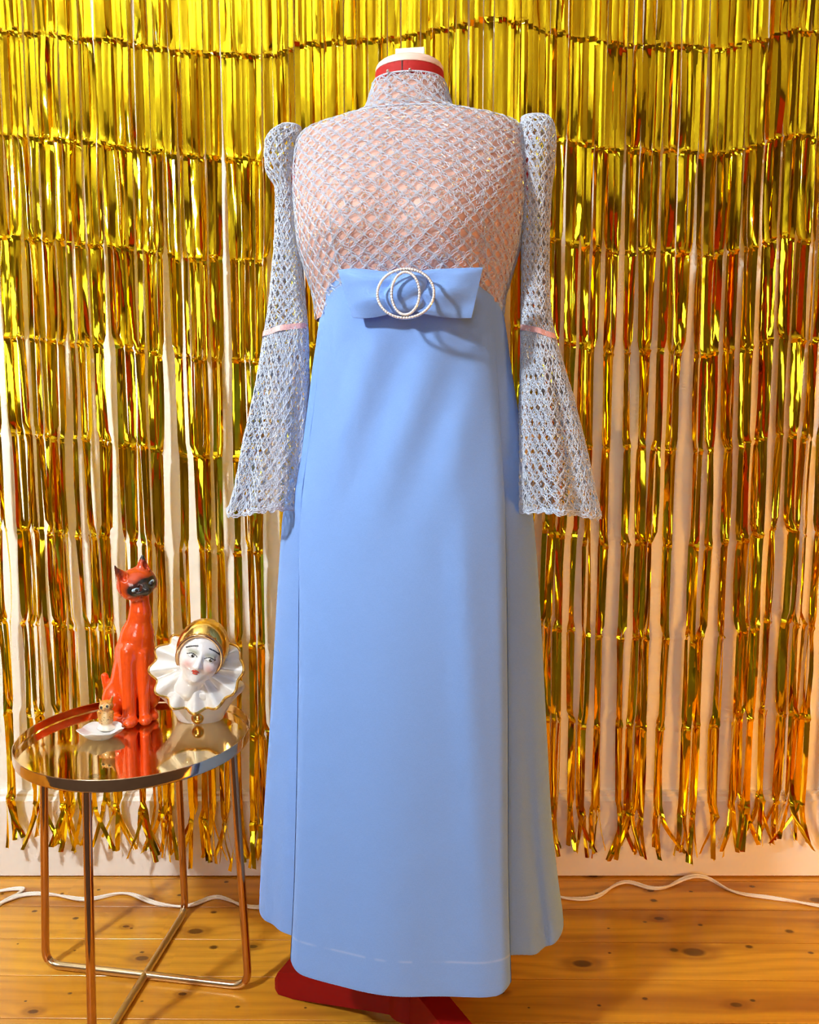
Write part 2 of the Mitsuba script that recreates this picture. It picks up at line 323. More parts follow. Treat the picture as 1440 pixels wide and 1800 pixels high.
edges = [PXM(x) for x in (18, 486, 892, 1334, 1600)]
curtain(-0.815, edges[1] + 0.01, 5, 'gold foil fringe curtain hanging behind the tray table', 0.0)
curtain(edges[1], edges[2] + 0.02, 6, 'gold foil fringe curtain directly behind the blue gown', 0.008)
curtain(edges[2], edges[3] + 0.01, 7, 'gold foil fringe curtain with red-orange reflections, hanging right beside the gown', 0.0)
curtain(edges[3], edges[4], 8, 'gold foil fringe curtain at the right edge, cut off by the photo frame', 0.006)

# ------------------------------------------------------------------ tailor's dummy and gown: local frame, x to its left-hand side of the photo's right, y away, turned 9 degrees
DO, DA = np.array([0.0, 1.24, 0.0]), math.radians(8.0)
DX, DY = np.array([math.cos(DA), -math.sin(DA), 0]), np.array([math.sin(DA), math.cos(DA), 0])
def to_world(P):
    P = np.asarray(P, float); return DO + P[..., 0:1] * DX + P[..., 1:2] * DY + P[..., 2:3] * np.array([0, 0, 1.0])
def L(px, py, yl):
    """The local point at local depth yl on a pixel's line of sight."""
    d, o = ray(px, py), np.array([0, 0, EYE]) - DO
    t = (yl - o @ DY) / (d @ DY); q = o + t * d
    return np.array([q @ DX, yl, q[2]])
def W(m):
    m = m.copy() if isinstance(m, trimesh.Trimesh) else trimesh.Trimesh(m[0], m[1], process=False); m.vertices = to_world(m.vertices); return m
TZ = [1.06, 1.10, 1.127, 1.172, 1.213, 1.262, 1.319, 1.350, 1.372, 1.384, 1.391, 1.397, 1.415, 1.440]
THW = [.136, .138, .139, .151, .161, .166, .169, .167, .158, .118, .086, .067, .0565, .050]
TF = [.116, .113, .116, .131, .142, .137, .108, .088, .072, .064, .059, .056, .051, .047]
TB = [.100, .098, .098, .104, .110, .115, .115, .112, .102, .089, .077, .067, .057, .051]
def torso(theta, z, off=0.0):
    """Point on the dummy: theta from the front centre, positive to the photo's right, z the height."""
    hw, f, b = (smooth_lerp(z, TZ, v) + off for v in (THW, TF, TB))
    e = 2 / 2.25
    sx, cx = np.sin(theta), np.cos(theta)
    x = hw * np.sign(sx) * np.abs(sx) ** e
    y = -np.where(cx > 0, f, b) * np.sign(cx) * np.abs(cx) ** e
    # two low mounds of the bust
    bust = np.exp(-((np.abs(x) - 0.072) / 0.05) ** 2 - ((z - 1.222) / 0.045) ** 2) * (cx > 0) * cx
    return np.stack([x, y - 0.016 * bust, z + 0 * x], -1)
NT = 160
zz = np.unique(np.r_[np.linspace(1.06, 1.372, 60), np.linspace(1.372, 1.397, 24), np.linspace(1.397, 1.438, 14)])
th = np.linspace(-math.pi, math.pi, NT, endpoint=False)
def torso_mesh(off, z):
    a, b = np.meshgrid(th, z); return grid_mesh(torso(a, b, off), True)
form = thing('dress_form', 'red tailor\'s dress form wearing the blue gown, pale knob on its neck', 'dress form')
body = torso_mesh(-0.007, np.r_[zz[zz < 1.435], 1.442, 1.4525])
part(form, 'body', W(body), 'red_cloth', True)
for s in (-1, 1):       # red shoulder discs seen through the sleeve lace
    d = lathe([(0, 0.012), (0.036, 0.010), (0.040, 0.004), (0.040, -0.01), (0, -0.01)], 48)
    v = d.vertices; d.vertices = np.stack([s * (0.161 + v[:, 2]), v[:, 0] * 0.85 + 0.004, v[:, 1] * 1.15 + 1.305], -1)
    if s < 0: d.invert()
    part(form, 'shoulder_plate', W(d), 'red_cloth', 40)
zc = 1.470
band = [(0.0, 1.430), (0.0495, 1.430), (0.0500, 1.448), (0.0495, 1.4530), (0.0, 1.4530)]
bm = lathe(band, 64); bm.vertices *= (1, 0.93, 1); part(form, 'neck_band', W(bm), 'red_cloth', 30, label='red band around the neck')
part(form, 'neck_seam', W(tube([(-0.004, -0.0464, 1.434), (-0.004, -0.0468, 1.453)], 0.0008, 6)), 'dark_metal')
cap = [(r, 1.453 + 0.62 * (z - 1.4745)) for r, z in ((0.0, 1.4745), (0.047, 1.4745), (0.0495, 1.476), (0.0496, 1.482), (0.0475, 1.4895), (0.043, 1.4955), (0.034, 1.4995), (0.020, 1.501), (0.0, 1.5015))]
cm = lathe(cap, 64); cm.vertices *= (1, 0.93, 1); part(form, 'neck_knob', W(cm), 'neck_plastic', 40, label='pale pink glossy neck knob')
part(form, 'knob_plate', W(box(-0.021, 0.022, 0.000, 0.006, 1.467, 1.4900, 0.001)), 'pale_plastic', False, label='pale flat plate standing on the knob')
for x in (-0.0235, 0.0075):
    part(form, 'pin', W(cat([ball((x, -0.0505, 1.4385), 0.0022, 2), tube([(x, -0.0495, 1.4385), (x, -0.046, 1.430)], 0.0005, 6)])), 'silver', True)
post = lathe([(0, 0.03), (0.034, 0.03), (0.034, 0.14), (0.03, 0.16), (0.024, 0.18), (0.024, 1.06), (0, 1.06)], 40)
post.apply_translation((0.0, 1.195, 0)); part(form, 'post', post, 'red_paint', 30)
for a0 in (157, -52, 62):
    a = math.radians(a0); ln = 0.24
    sec = np.array([(-0.021, 0.0), (0.021, 0.0), (0.021, 1.0), (-0.021, 1.0)])
    rr = np.array([0.0, 0.06, 0.14, 0.20, 0.230, ln]); top = np.array([0.092, 0.086, 0.066, 0.048, 0.040, 0.022]); bot = np.array([0.030, 0.022, 0.010, 0.001, 0.001, 0.004])
    P = np.stack([np.stack([np.full(4, r), sec[:, 0] * (1.0 if r < ln else 0.7), b + (t - b) * sec[:, 1]], -1) for r, t, b in zip(rr, top, bot)])
    m = grid_mesh(P, True); m = cat([m, trimesh.Trimesh(P[-1], [[0, 1, 2], [0, 2, 3]], process=False), trimesh.Trimesh(P[0], [[2, 1, 0], [3, 2, 0]], process=False)])
    v = m.vertices; m.vertices = np.stack([v[:, 0] * math.cos(a) - v[:, 1] * math.sin(a), 1.195 + v[:, 0] * math.sin(a) + v[:, 1] * math.cos(a), v[:, 2]], -1)
    part(form, 'foot', m, 'red_paint', False)

gown = thing('evening_gown', 'pale blue empire-line maxi gown with lace bodice and bell sleeves on the dress form', 'dress')
# --- skirt
SX = np.array([(1.20, -.1335, .137), (1.127, -.1335, .142), (1.073, -.140, .150), (1.031, -.147, .156), (.988, -.153, .163), (.902, -.170, .178), (.815, -.195, .190), (.727, -.204, .199), (.592, -.2145, .209), (.453, -.2245, .218), (.312, -.236, .228), (.145, -.247, .249)])
def skirt_side(z, x):
    hx = np.where(x < 0, -smooth_lerp(z, SX[:, 0], SX[:, 1]), smooth_lerp(z, SX[:, 0], SX[:, 2])) - 0.004
    return np.maximum(hx, 1e-3)
def skirt_front(z): return smooth_lerp(z, [1.20, 1.127, 1.03, .9, .7, .4, .145], [.132, .120, .118, .124, .136, .150, .160])
def skirt_back(z): return smooth_lerp(z, [1.20, 1.127, 1.03, .9, .7, .4, .145], [.103, .100, .110, .125, .140, .155, .165])
def env(z, x):
    k = np.clip(np.abs(x) / skirt_side(z, x), 0, 1); return skirt_front(z) * (1 - k ** 2.5) ** (1 / 2.5)
def folds(x, z):
    d = 0.0042 * np.sin((x * 0.94 - z * 0.34) * 78 + 0.6) * np.exp(-((z - 0.98) / 0.14) ** 2) * np.clip((1.115 - z) / 0.06, 0, 1) * np.exp(-((x - 0.0) / 0.10) ** 4)
    d += 0.0040 * np.sin(x * 34 + 1.9) * np.clip((0.95 - z) / 0.7, 0, 1) * np.exp(-((x - 0.02) / 0.12) ** 2)
    d += 0.006 * np.exp(-((x - 0.085 - 0.06 * (0.9 - z)) / 0.022) ** 2) * np.clip((1.0 - z) / 0.25, 0, 1) * np.clip(z / 0.6, 0, 1)
    return d
NR = 150
v_ = np.linspace(0, 1, NR)
def hem_z(x, front):
    base = 0.146 + 0.008 * np.clip((x + 0.05) / -0.2, 0, 1) * front + 0.032 * (1 - front)
    return base
def zrow(v, x, front=1.0):
    top = 1.120 + 0.047 * np.clip(1 - (x / 0.135) ** 2, 0, 1)
    return hem_z(x, front) + (top - hem_z(x, front)) * v
_l = [L(x, y, yl) for x, y, yl in ((560, 560, -.115), (540, 720, -.118), (517, 930, -.132), (514, 1240, -.148), (509, 1560, -.158), (503, 1690, -.163))]
_r = [L(x, y, yl) for x, y, yl in ((868, 560, -.115), (876, 720, -.118), (888, 930, -.130), (893, 1240, -.146), (894, 1560, -.158), (897, 1715, -.163))]
PL, PR = (lambda z: smooth_lerp(z, [p[2] for p in _l], [p[0] for p in _l])), (lambda z: smooth_lerp(z, [p[2] for p in _r], [p[0] for p in _r]))
GL, GR = (lambda z: np.clip((0.84 - z) / 0.30, 0, 1)), (lambda z: np.clip((1.08 - z) / 0.45, 0, 1))
rows, uvs = [], []
for v in v_:
    z0 = 0.146 + (1.12 - 0.146) * v
    pl, pr, gl, gr = float(PL(z0)), float(PR(z0)), float(GL(z0)), float(GR(z0))
    xf = np.linspace(pl, pr, 120); zf = zrow(v, xf)
    edge = np.minimum(xf - pl, pr - xf); rnd = np.clip(1 - edge / 0.014, 0, 1) ** 2
    zf = zf + 0.012 * (np.clip(1 - (xf - pl) / 0.025, 0, 1) ** 2 + np.clip(1 - (pr - xf) / 0.022, 0, 1) ** 2) * (1 - v) ** 6
    g = gl + (gr - gl) * (xf - pl) / (pr - pl)
    yf = -env(zf, xf) - folds(xf, zf) - 0.008 * g + 0.007 * rnd * g
    front = np.stack([xf, yf, zf], -1)
    def side(sgn, p, gg, n=46):
        # fold back under the panel, then out to the silhouette (photo side), all behind the front panel
        y_e = -env(z0, np.array(p)) - 0.008 * gg + 0.007 * gg
        hx = float(skirt_side(z0, np.array(float(sgn))))
        a = np.linspace(0, 1, 9)[1:]
        inn = np.stack([p - sgn * 0.030 * gg * np.sin(a * math.pi / 2) ** 1.0, y_e + (0.003 + 0.020 * gg) * a], -1)
        xs = np.linspace(inn[-1, 0], sgn * hx * 0.9999, 40)
        tt = np.linspace(0, 1, 40); xs = inn[-1, 0] + (sgn * hx * 0.99995 - inn[-1, 0]) * (1 - (1 - tt) ** 1.8)
        ye = -env(z0, xs); off = (inn[-1, 1] - (-env(z0, inn[-1:, 0])))[0]
        fade = np.clip((hx - np.abs(xs)) / max(hx - abs(inn[-1, 0]), 1e-4), 0, 1)
        ys = ye + off * fade ** 0.5
        if sgn > 0: ys += 0.012 * np.exp(-((np.abs(xs) - hx + 0.030) / 0.010) ** 2) * np.clip((0.62 - z0) / 0.45, 0, 1)
        else: ys += 0.006 * np.exp(-((np.abs(xs) - hx + 0.04) / 0.012) ** 2) * np.clip((0.5 - z0) / 0.4, 0, 1)
        q = np.vstack([inn, np.stack([xs, ys], -1)[1:]]); zz_ = zrow(v, q[:, 0] * 0 + sgn * 0.14, 0.0)
        drop = (0.0085 if sgn > 0 else 0) * np.exp(-((np.abs(q[:, 0]) - hx + 0.035) / 0.025) ** 2) * (1 - v) ** 5
        return np.column_stack([q, zz_ - drop])
    right, left = side(1, pr, gr), side(-1, pl, gl)[::-1]
    ph = np.linspace(0, math.pi, 62)[1:-1]; cx = np.cos(ph); xb = np.where(cx > 0, float(skirt_side(z0, np.array(1.0))) * cx, float(skirt_side(z0, np.array(-1.0))) * cx)
    yb = float(skirt_back(z0)) * np.abs(np.sin(ph)) ** 0.8; back = np.stack([xb, yb, zrow(v, xb * 0 + 0.14, 0.0)], -1)
    rows.append(np.vstack([left, front, right, back]))
P = np.stack(rows); P[..., 1] -= 0.002
hem_in = P[:1].copy(); ctr = hem_in.mean(1, keepdims=True); inner = ctr + (hem_in - ctr) * (0.965, 0.965, 1) + np.array([0, 0, 0.03]); inner[..., 2] = hem_in[..., 2] + 0.03
edge_in = ctr + (hem_in - ctr) * (0.992, 0.992, 1); edge_in[..., 2] = hem_in[..., 2] + 0.0006
P = np.concatenate([inner, edge_in, P], 0)
uvg = np.stack([P[..., 0], P[..., 2] - 0.146], -1); uvg[:2, :, 1] = 0.3; nl = len(left); uvg[:, :nl, 1] += 0.3; uvg[:, nl + 120:, 1] += 0.3; uv = uvg.reshape(-1, 2)
part(gown, 'skirt', W(grid_mesh(P, True)), 'skirt_crepe', True, uv=uv)
# --- pink lining of the bodice, between the waist seam and the collar
part(gown, 'bodice_lining', W(torso_mesh(0.0, zz[(zz > 1.10) & (zz < 1.4375)])), 'pink_lining', True, label='peach pink lining under the lace')

# --- lace: every yarn is modelled
lrng = np.random.default_rng(3)
def tubes(lines, r, sides=3, flat=1.0, normals=None):
    """Many thin yarns of equal point count as one mesh: lines (n, k, 3)."""
    Ls = np.asarray(lines, float)
    if not len(Ls): return None
    t = np.gradient(Ls, axis=1); t /= np.linalg.norm(t, axis=2, keepdims=True) + 1e-12
    if normals is None:
        ref = np.where(np.abs(t[..., 2:]) < 0.9, [0, 0, 1.0], [1.0, 0, 0]); nn = np.cross(t, ref)
    else: nn = np.asarray(normals, float)
    nn = nn - t * (nn * t).sum(-1, keepdims=True); nn /= np.linalg.norm(nn, axis=2, keepdims=True) + 1e-12
    bb = np.cross(t, nn); ang = np.arange(sides) * 2 * math.pi / sides + math.pi / 2
    V = Ls[:, :, None] + r * (np.cos(ang)[None, None, :, None] * bb[:, :, None] + flat * np.sin(ang)[None, None, :, None] * nn[:, :, None])
    n, k = Ls.shape[:2]; f = grid_faces(k, sides, True)
    return trimesh.Trimesh(V.reshape(-1, 3), (f[None] + (np.arange(n) * k * sides)[:, None, None]).reshape(-1, 3), process=False)
def lattice(nu, nv, surf, valid, seed, r_yarn, r_gold, strands=3, spread=0.11, petals=7, fuzz=2, lift=0.001, cell=0.018):
    """Diamond lace over surf(u, v) -> (points, normals), u and v in cells. Returns (yarn mesh, gold mesh)."""
    g = np.random.default_rng(seed); k = 6; yarn, ynorm, gold, gnorm = [], [], [], []
    u0, v0 = np.meshgrid(np.arange(*nu), np.arange(*nv), indexing='ij'); u0, v0 = u0.ravel().astype(float), v0.ravel().astype(float)
    tt = np.linspace(0, 1, k)
    def add(U, V, dest, dn, lf):
        ok = valid(U, V).all(1); U, V = U[ok], V[ok]
        if not len(U): return
        p, n = surf(U, V); dest.append(p + n * (lf if np.isscalar(lf) else lf[ok])); dn.append(n)
    for sgn in (1, -1):
        for half in (0, 1):
            # edges of the diamond: from (u, v) down to (u +- .5, v + .5), then on to (u, v + 1)
            for s in range(strands):
                o = spread * (s - (strands - 1) / 2)
                n = len(u0); ph = g.uniform(0, 6.28, (n, 1)); amp = spread * 0.55
                w = o + amp * np.sin(tt[None] * 9 + ph) + g.normal(0, 0.012, (n, k))
                w[:, 0] = w[:, -1] = o * 0.6
                a = tt[None] * 0.5 + 0.5 * half
                U = u0[:, None] + sgn * (0.5 * tt[None] if half == 0 else 0.5 - 0.5 * tt[None]) + w
                V = v0[:, None] + a + g.normal(0, 0.010, (n, k))
                add(U, V, yarn, ynorm, lift + 0.0004 * s + 0.0003 * g.normal(0, 1, (n, 1, 1)))
    cu, cv = u0, v0 + 0.5
    for q in range(petals):                          # the little starburst in each diamond
        n = len(cu); a = 2 * math.pi * q / petals + g.normal(0, 0.25, (n, 1)); rr = g.uniform(0.15, 0.30, (n, 1)) * np.linspace(0.08, 1, k)[None]
        add(cu[:, None] + rr * np.cos(a), cv[:, None] + rr * np.sin(a) * 0.9, yarn if q % 3 else gold, ynorm if q % 3 else gnorm, lift + 0.0006)
    for q in range(fuzz):                            # loose loops beside the crossings
        n = len(cu); a = g.uniform(0, 6.28, (n, 1)); c0, c1 = u0[:, None] + 0.5 * g.integers(0, 2, (n, 1)) + g.normal(0, .1, (n, 1)), v0[:, None] + 0.5 * g.integers(0, 2, (n, 1)) + g.normal(0, .1, (n, 1))
        b = a + np.linspace(0, 4.5, k)[None]; rad = g.uniform(0.06, 0.15, (n, 1))
        add(c0 + rad * np.cos(b), c1 + rad * np.sin(b), gold if q == 0 else yarn, gnorm if q == 0 else ynorm, lift + 0.0009)
    Y = tubes(np.concatenate(yarn), r_yarn, 3, 0.6, np.concatenate(ynorm)); G = tubes(np.concatenate(gold), r_gold, 3, 0.6, np.concatenate(gnorm))
    return Y, G
# bodice cloth coordinates: distance around from the front (or back) centre, distance along the centre line from the waist
ZV = np.linspace(1.105, 1.3995, 220); AV = np.linspace(-math.pi / 2, math.pi / 2, 181)
class Panel:
    def __init__(self, back, off=0.0015):
        a, z = np.meshgrid(AV + (math.pi if back else 0), ZV); self.P = torso(a, z, off)
        d = np.linalg.norm(np.diff(self.P, axis=1), axis=2); s = np.c_[np.zeros(len(ZV)), np.cumsum(d, 1)]; self.S = s - s[:, 90:91]
        c = self.P[:, 90]; self.V = np.r_[0, np.cumsum(np.linalg.norm(np.diff(c, axis=0), axis=1))]
        du, dv = np.gradient(self.P, axis=1), np.gradient(self.P, axis=0); n = np.cross(du, dv); n /= np.linalg.norm(n, axis=2, keepdims=True) + 1e-12
        out = np.sign((n * (self.P - [0, 0, 0]))[..., :2].sum(-1, keepdims=True)); self.N = n * np.where(out == 0, 1, out)
    def locate(self, s, w):
        i = np.clip(np.interp(w, self.V, np.arange(len(self.V))), 0, len(self.V) - 1.001); i0 = i.astype(int); fi = i - i0
        S = self.S; lo = np.zeros(s.shape, int); hi = np.full(s.shape, S.shape[1] - 1)
        for _ in range(8):
            mid = (lo + hi) // 2; v = S[i0, mid] * (1 - fi) + S[i0 + 1, mid] * fi
            lo = np.where(v <= s, mid, lo); hi = np.where(v <= s, hi, mid)
        lo = np.clip(lo, 0, S.shape[1] - 2); a, b = (S[i0, lo + d] * (1 - fi) + S[i0 + 1, lo + d] * fi for d in (0, 1))
        t = np.clip((s - a) / np.maximum(b - a, 1e-6), 0, 1)[..., None]; fi = fi[..., None]
        f = lambda A: (A[i0, lo] * (1 - t) + A[i0, lo + 1] * t) * (1 - fi) + (A[i0 + 1, lo] * (1 - t) + A[i0 + 1, lo + 1] * t) * fi
        return f(self.P), f(self.N)
    def inside(self, s, w):
        i = np.clip(np.interp(w, self.V, np.arange(len(self.V))), 0, len(self.V) - 1); r = self.S[i.astype(int), -1]
        return (np.abs(s) < r) & (w > self.V[0]) & (w < self.V[-1])
CW, CH = 0.0205, 0.0195
for back in (False, True):
    pan = Panel(back)
    def surf(U, V): p, n = pan.locate(U * CW, V * CH); return p, n
    def valid(U, V): return pan.inside(U * CW, V * CH)
    Yb, Gb = lattice((-18, 19), (-1, 20), surf, valid, 21 + back, 0.00059, 0.00042, strands=3, spread=0.12, fuzz=3)
    if not back:
        part(gown, 'bodice_lace', W(Yb), 'lace_yarn', False, kind='stuff', label='blue-grey diamond lace over the bodice'); part(gown, 'gold_thread', W(Gb), 'gold_thread', False, kind='stuff', label='gold lurex thread in the bodice lace')
    else: part(gown, 'bodice_back_lace', W(Yb), 'lace_yarn', False, kind='stuff')
# princess seams
for pts in ([(585, 385), (589, 430), (600, 480)], [(849, 318), (852, 400), (856, 475)], [(618, 250), (614, 300), (612, 330)]):
    q = []
    for px, py in pts:
        p = L(px, py, -0.12); x, z = p[0], p[2]; a = np.linspace(-1.4, 1.4, 400); P_ = torso(a, np.full(400, z), 0.002); q.append(P_[np.argmin(abs(P_[:, 0] - x))])
    part(gown, 'seam', W(tube(spline(q, 20), 0.0007, 5)), 'lace_yarn', True) if pts[0][0] != 618 else None
# stand-up collar
def collar_pt(U, V, n=20, off=0.0022):
    a = U / n * 2 * math.pi; z = 1.388 + V * 0.0165
    return torso(a, np.clip(z, 1.388, 1.4375), off)
def collar_surf(U, V):
    p = collar_pt(U, V); n = np.stack([p[..., 0], p[..., 1], 0 * p[..., 0]], -1); n /= np.linalg.norm(n, axis=-1, keepdims=True); return p, n
Yc, Gc = lattice((-10, 10), (0, 3), collar_surf, lambda U, V: (V > 0.02) & (V < 3.15), 31, 0.0006, 0.00034, strands=3, spread=0.13, fuzz=4)
col = part(gown, 'collar', W(Yc), 'lace_yarn', False, kind='stuff', label='stand-up lace collar')
part(col, 'gold_thread', W(Gc), 'gold_thread', False)
a = np.linspace(-math.pi, math.pi, 96, endpoint=False)
for z, r in ((1.4375, 0.0012), (1.3885, 0.0010)): part(col, 'edge', W(tube(torso(a, np.full(96, z), 0.002), r, 6, closed=True)), 'lace_yarn', True)
# --- sleeves: a puffed cap, a slim arm, a ribbon, a wide bell
def sleeve(outline, yd, dep, ribbon, seed, s):
    """outline: (py, px of the outer edge, px of the inner edge) down the photo; dep: half depths; yd: local depth of the axis."""
    O = np.array([(L(po, py, y), L(pi, pyi, y)) for (py, po, pyi, pi), y in zip(outline, yd)])
    cen, hw = O.mean(1), (O[:, 1] - O[:, 0]) / 2
    d = np.r_[0, np.cumsum(np.linalg.norm(np.diff(cen, axis=0), axis=1))]; Ltot = d[-1]
    from scipy.interpolate import PchipInterpolator
    fc, fh, fd = PchipInterpolator(d, cen), PchipInterpolator(d, hw), PchipInterpolator(d, np.asarray(dep, float))
    dr_ = d[ribbon]
    def pt(a, w, off=0.0):
        wc = np.clip(w, 0, Ltot); c, h, q = fc(wc), fh(wc), fd(wc)
        bell = np.clip((wc - dr_) / (Ltot - dr_), 0, 1)
        fold = 1 + (0.16 * np.sin(5 * a + s) + 0.08 * np.sin(9 * a + 2)) * np.clip(bell * 3, 0, 1) * (0.45 + 0.55 * bell)
        sx, cx = np.sin(a), -np.cos(a)
        side = np.where(np.abs(sx) > 0.8, 1, fold)
        return c + sx[..., None] * h * (0.97 + 0.03 * 1) + np.stack([0 * a, cx * (q * fold + off), 0 * a], -1)
    def norm(a, w):
        e = 1e-3; n = np.cross(pt(a + e, w) - pt(a - e, w), pt(a, w + e) - pt(a, w - e)); n /= np.linalg.norm(n, axis=-1, keepdims=True) + 1e-12
        c = fc(np.clip(w, 0, Ltot)); sg = np.sign(((pt(a, w) - c) * n).sum(-1, keepdims=True)); return n * np.where(sg == 0, 1, sg)
    meshes, golds = [], []
    for (w0, w1, n, ch, sd, st, fz) in ((0.0, dr_, 15, 0.0185, seed, 3, 3), (dr_, Ltot, 26, 0.0225, seed + 1, 3, 4)):
        rowsn = int(round((w1 - w0) / ch)); chh = (w1 - w0) / rowsn
        sf = lambda U, V: (pt(U / n * 2 * math.pi, w0 + V * chh), norm(U / n * 2 * math.pi, w0 + V * chh))
        y, g = lattice((0, n), (0, rowsn), sf, lambda U, V: (V >= -0.05) & (V <= rowsn + 0.02), sd, 0.00080, 0.00050, strands=st, spread=0.13, fuzz=fz, petals=6, lift=0.0)
        meshes.append(y); golds.append(g)
    aa = np.linspace(0, 2 * math.pi, 160, endpoint=False)
    hem = pt(aa, np.full(160, Ltot)); hem[:, 2] += 0.0012 * np.sin(aa * 24) + 0.004 * np.sin(aa * 3 + s)
    for q in range(3): meshes.append(tube(hem + np.array([0, 0, 0.0022 * q]) + lrng.normal(0, 0.0005, hem.shape), 0.0011, 5, closed=True))
    top = pt(aa, np.full(160, 0.002)); meshes.append(tube(top, 0.0022, 6, closed=True))
    k = part(gown, 'sleeve', W(cat(meshes)), 'lace_yarn', False, kind='stuff', label='sheer blue-grey lace bell sleeve')
    part(k, 'gold_thread', W(cat(golds)), 'gold_thread', False)
    # ribbon threaded through the lace above the bell
    R = []
    for dw in (-0.0042, -0.002, 0.0, 0.002, 0.0042):
        p = pt(aa, np.full(160, dr_ + dw), 0.0015); nn = norm(aa, np.full(160, dr_)); R.append(p + nn * (0.0012 + 0.0012 * np.sin(6 * aa + 1))[:, None])
    R.append(R[0] - 0.0008 * norm(aa, np.full(160, dr_)))
    part(k, 'ribbon', W(grid_mesh(np.stack(R), True)), 'pink_ribbon', True, label='narrow pink satin ribbon above the bell')
sleeve([(222, 497, 222, 527), (236, 481, 236, 527), (262, 471, 262, 527), (305, 473, 300, 525), (338, 489, 330, 525), (400, 487, 400, 526), (480, 481, 480, 531), (545, 474, 540, 536), (592, 466, 574, 539), (640, 459, 630, 541), (700, 448, 695, 541), (800, 427, 800, 540), (860, 416, 860, 538), (899, 404, 893, 534)],
       [0.0, 0.0, 0, 0, 0, -.004, -.01, -.02, -.03, -.035, -.04, -.05, -.055, -.06], [.012, .030, .048, .050, .040, .032, .033, .034, .035, .038, .044, .052, .056, .058], 8, 41, 0.3)
sleeve([(205, 963, 207, 918), (220, 974, 218, 916), (250, 977, 246, 915), (290, 975, 286, 914), (335, 969, 330, 917), (400, 966, 395, 917), (480, 965, 476, 918), (550, 968, 540, 917), (596, 977, 577, 916), (640, 990, 635, 916), (700, 1008, 700, 914), (800, 1033, 797, 910), (860, 1046, 860, 907), (905, 1056, 892, 904)],
       [0.0, 0.0, 0, 0, 0, 0, -.005, -.01, -.015, -.02, -.02, -.025, -.03, -.03], [.012, .030, .045, .048, .040, .033, .033, .034, .035, .038, .044, .052, .056, .058], 8, 51, 1.7)
# --- bow with the rhinestone buckle
def bow_wing(sgn, outline):
    """outline: points of the upper edge and of the lower edge from the knot outwards."""
    up, lo = (np.array([L(px, py, -0.150) for px, py in e]) for e in outline)
    n, m = 40, 18; U, Lo = spline(up, n), spline(lo, n); t = np.linspace(0, 1, m)[None, :, None]
    P = U[:, None] * (1 - t) + Lo[:, None] * t
    k = np.linspace(0, 1, n)[:, None]; tt = np.linspace(0, 1, m)[None]
    puff = 0.012 * np.sin(math.pi * np.clip(k * 0.92 + 0.04, 0, 1)) * np.sin(math.pi * tt) ** 0.6
    puff += 0.0035 * np.sin(tt * 13 + 1.0 * sgn) * (1 - k) ** 0.7 * np.minimum(k * 8, 1) + 0.0015 * np.sin(k * 9 + tt * 5)
    lay = 0.022 - 0.012 * k ** 1.5
    out = P.copy(); out[..., 1] += 0.022 - lay - puff
    inn = P.copy(); inn[..., 1] += 0.022 - lay + 0.004
    S = np.concatenate([out, inn[:, ::-1]], 1)                     # a closed tube around the wing
    mm = grid_mesh(S, True); e = S[-1]; c = e.mean(0); kk = len(e)
    capm = trimesh.Trimesh(np.vstack([e, c]), [[i, (i + 1) % kk, kk] for i in range(kk)], process=False)
    return cat([mm, capm])
bow = numbered(f'{gown}__bow')
part(bow, 'loop', W(bow_wing(-1, ([(712, 486), (690, 480), (640, 471), (590, 472)], [(712, 540), (690, 549), (650, 557), (617, 556)]))), 'blue_crepe', 40)
part(bow, 'loop', W(bow_wing(1, ([(714, 486), (745, 476), (800, 470), (848, 467)], [(714, 540), (745, 551), (790, 557), (828, 557)]))), 'blue_crepe', 40)
tl = [L(x, y, -0.140) for x, y in ((640, 545), (625, 556), (637, 561), (700, 552), (700, 540))]
def knot_mesh():
    def fn(X, Y, Z):
        c = L(713, 513, -0.152); d = capsule(X, Y, Z, c + [-.013, 0, -.006], c + [.013, 0, .008], .016, .016)
        d = smin(d, capsule(X, Y, Z, c + [-.012, .002, .014], c + [.010, .002, .012], .010, .012), .004)
        return smin(d, capsule(X, Y, Z, c + [-.010, .001, -.018], c + [.016, .001, -.014], .011, .010), .004)
    c = L(713, 513, -0.152); return surface_nets(fn, c - .05, c + .05, .0022)
part(bow, 'knot', W(knot_mesh()), 'blue_crepe', True)
# buckle: two oval rings set with stones
buckle = numbered(f'{gown}__buckle')
bc = L(713, 516, -0.176)
def ring(rx, rz, dy, n, name):
    a = np.linspace(0, 2 * math.pi, 120, endpoint=False)
    p = np.stack([bc[0] + rx * np.cos(a), np.full(120, bc[1] + dy), bc[2] + rz * np.sin(a)], -1)
    part(buckle, name, W(tube(p, 0.0019, 10, closed=True)), 'silver', True)
    st = []
    for k in range(n):
        b = 2 * math.pi * k / n; m = ball((0, 0, 0), 0.00165, 1, (1, 0.8, 1)); m.apply_translation((bc[0] + rx * math.cos(b), bc[1] + dy - 0.0015, bc[2] + rz * math.sin(b))); st.append(m)
    return st
st = ring(0.0365, 0.0305, 0, 62, 'outer_ring') + ring(0.0180, 0.0265, -0.001, 44, 'inner_ring')
part(buckle, 'rhinestone', W(cat(st)), 'stone', False, kind='stuff', label='small clear rhinestones set around both rings')
for sg in (-1, 1): part(buckle, 'bridge', W(box(bc[0] - 0.005, bc[0] + 0.005, bc[1] - 0.002, bc[1] + 0.002, bc[2] + sg * 0.0285 - 0.0022, bc[2] + sg * 0.0285 + 0.0022, 0.0006)), 'dark_metal', False)


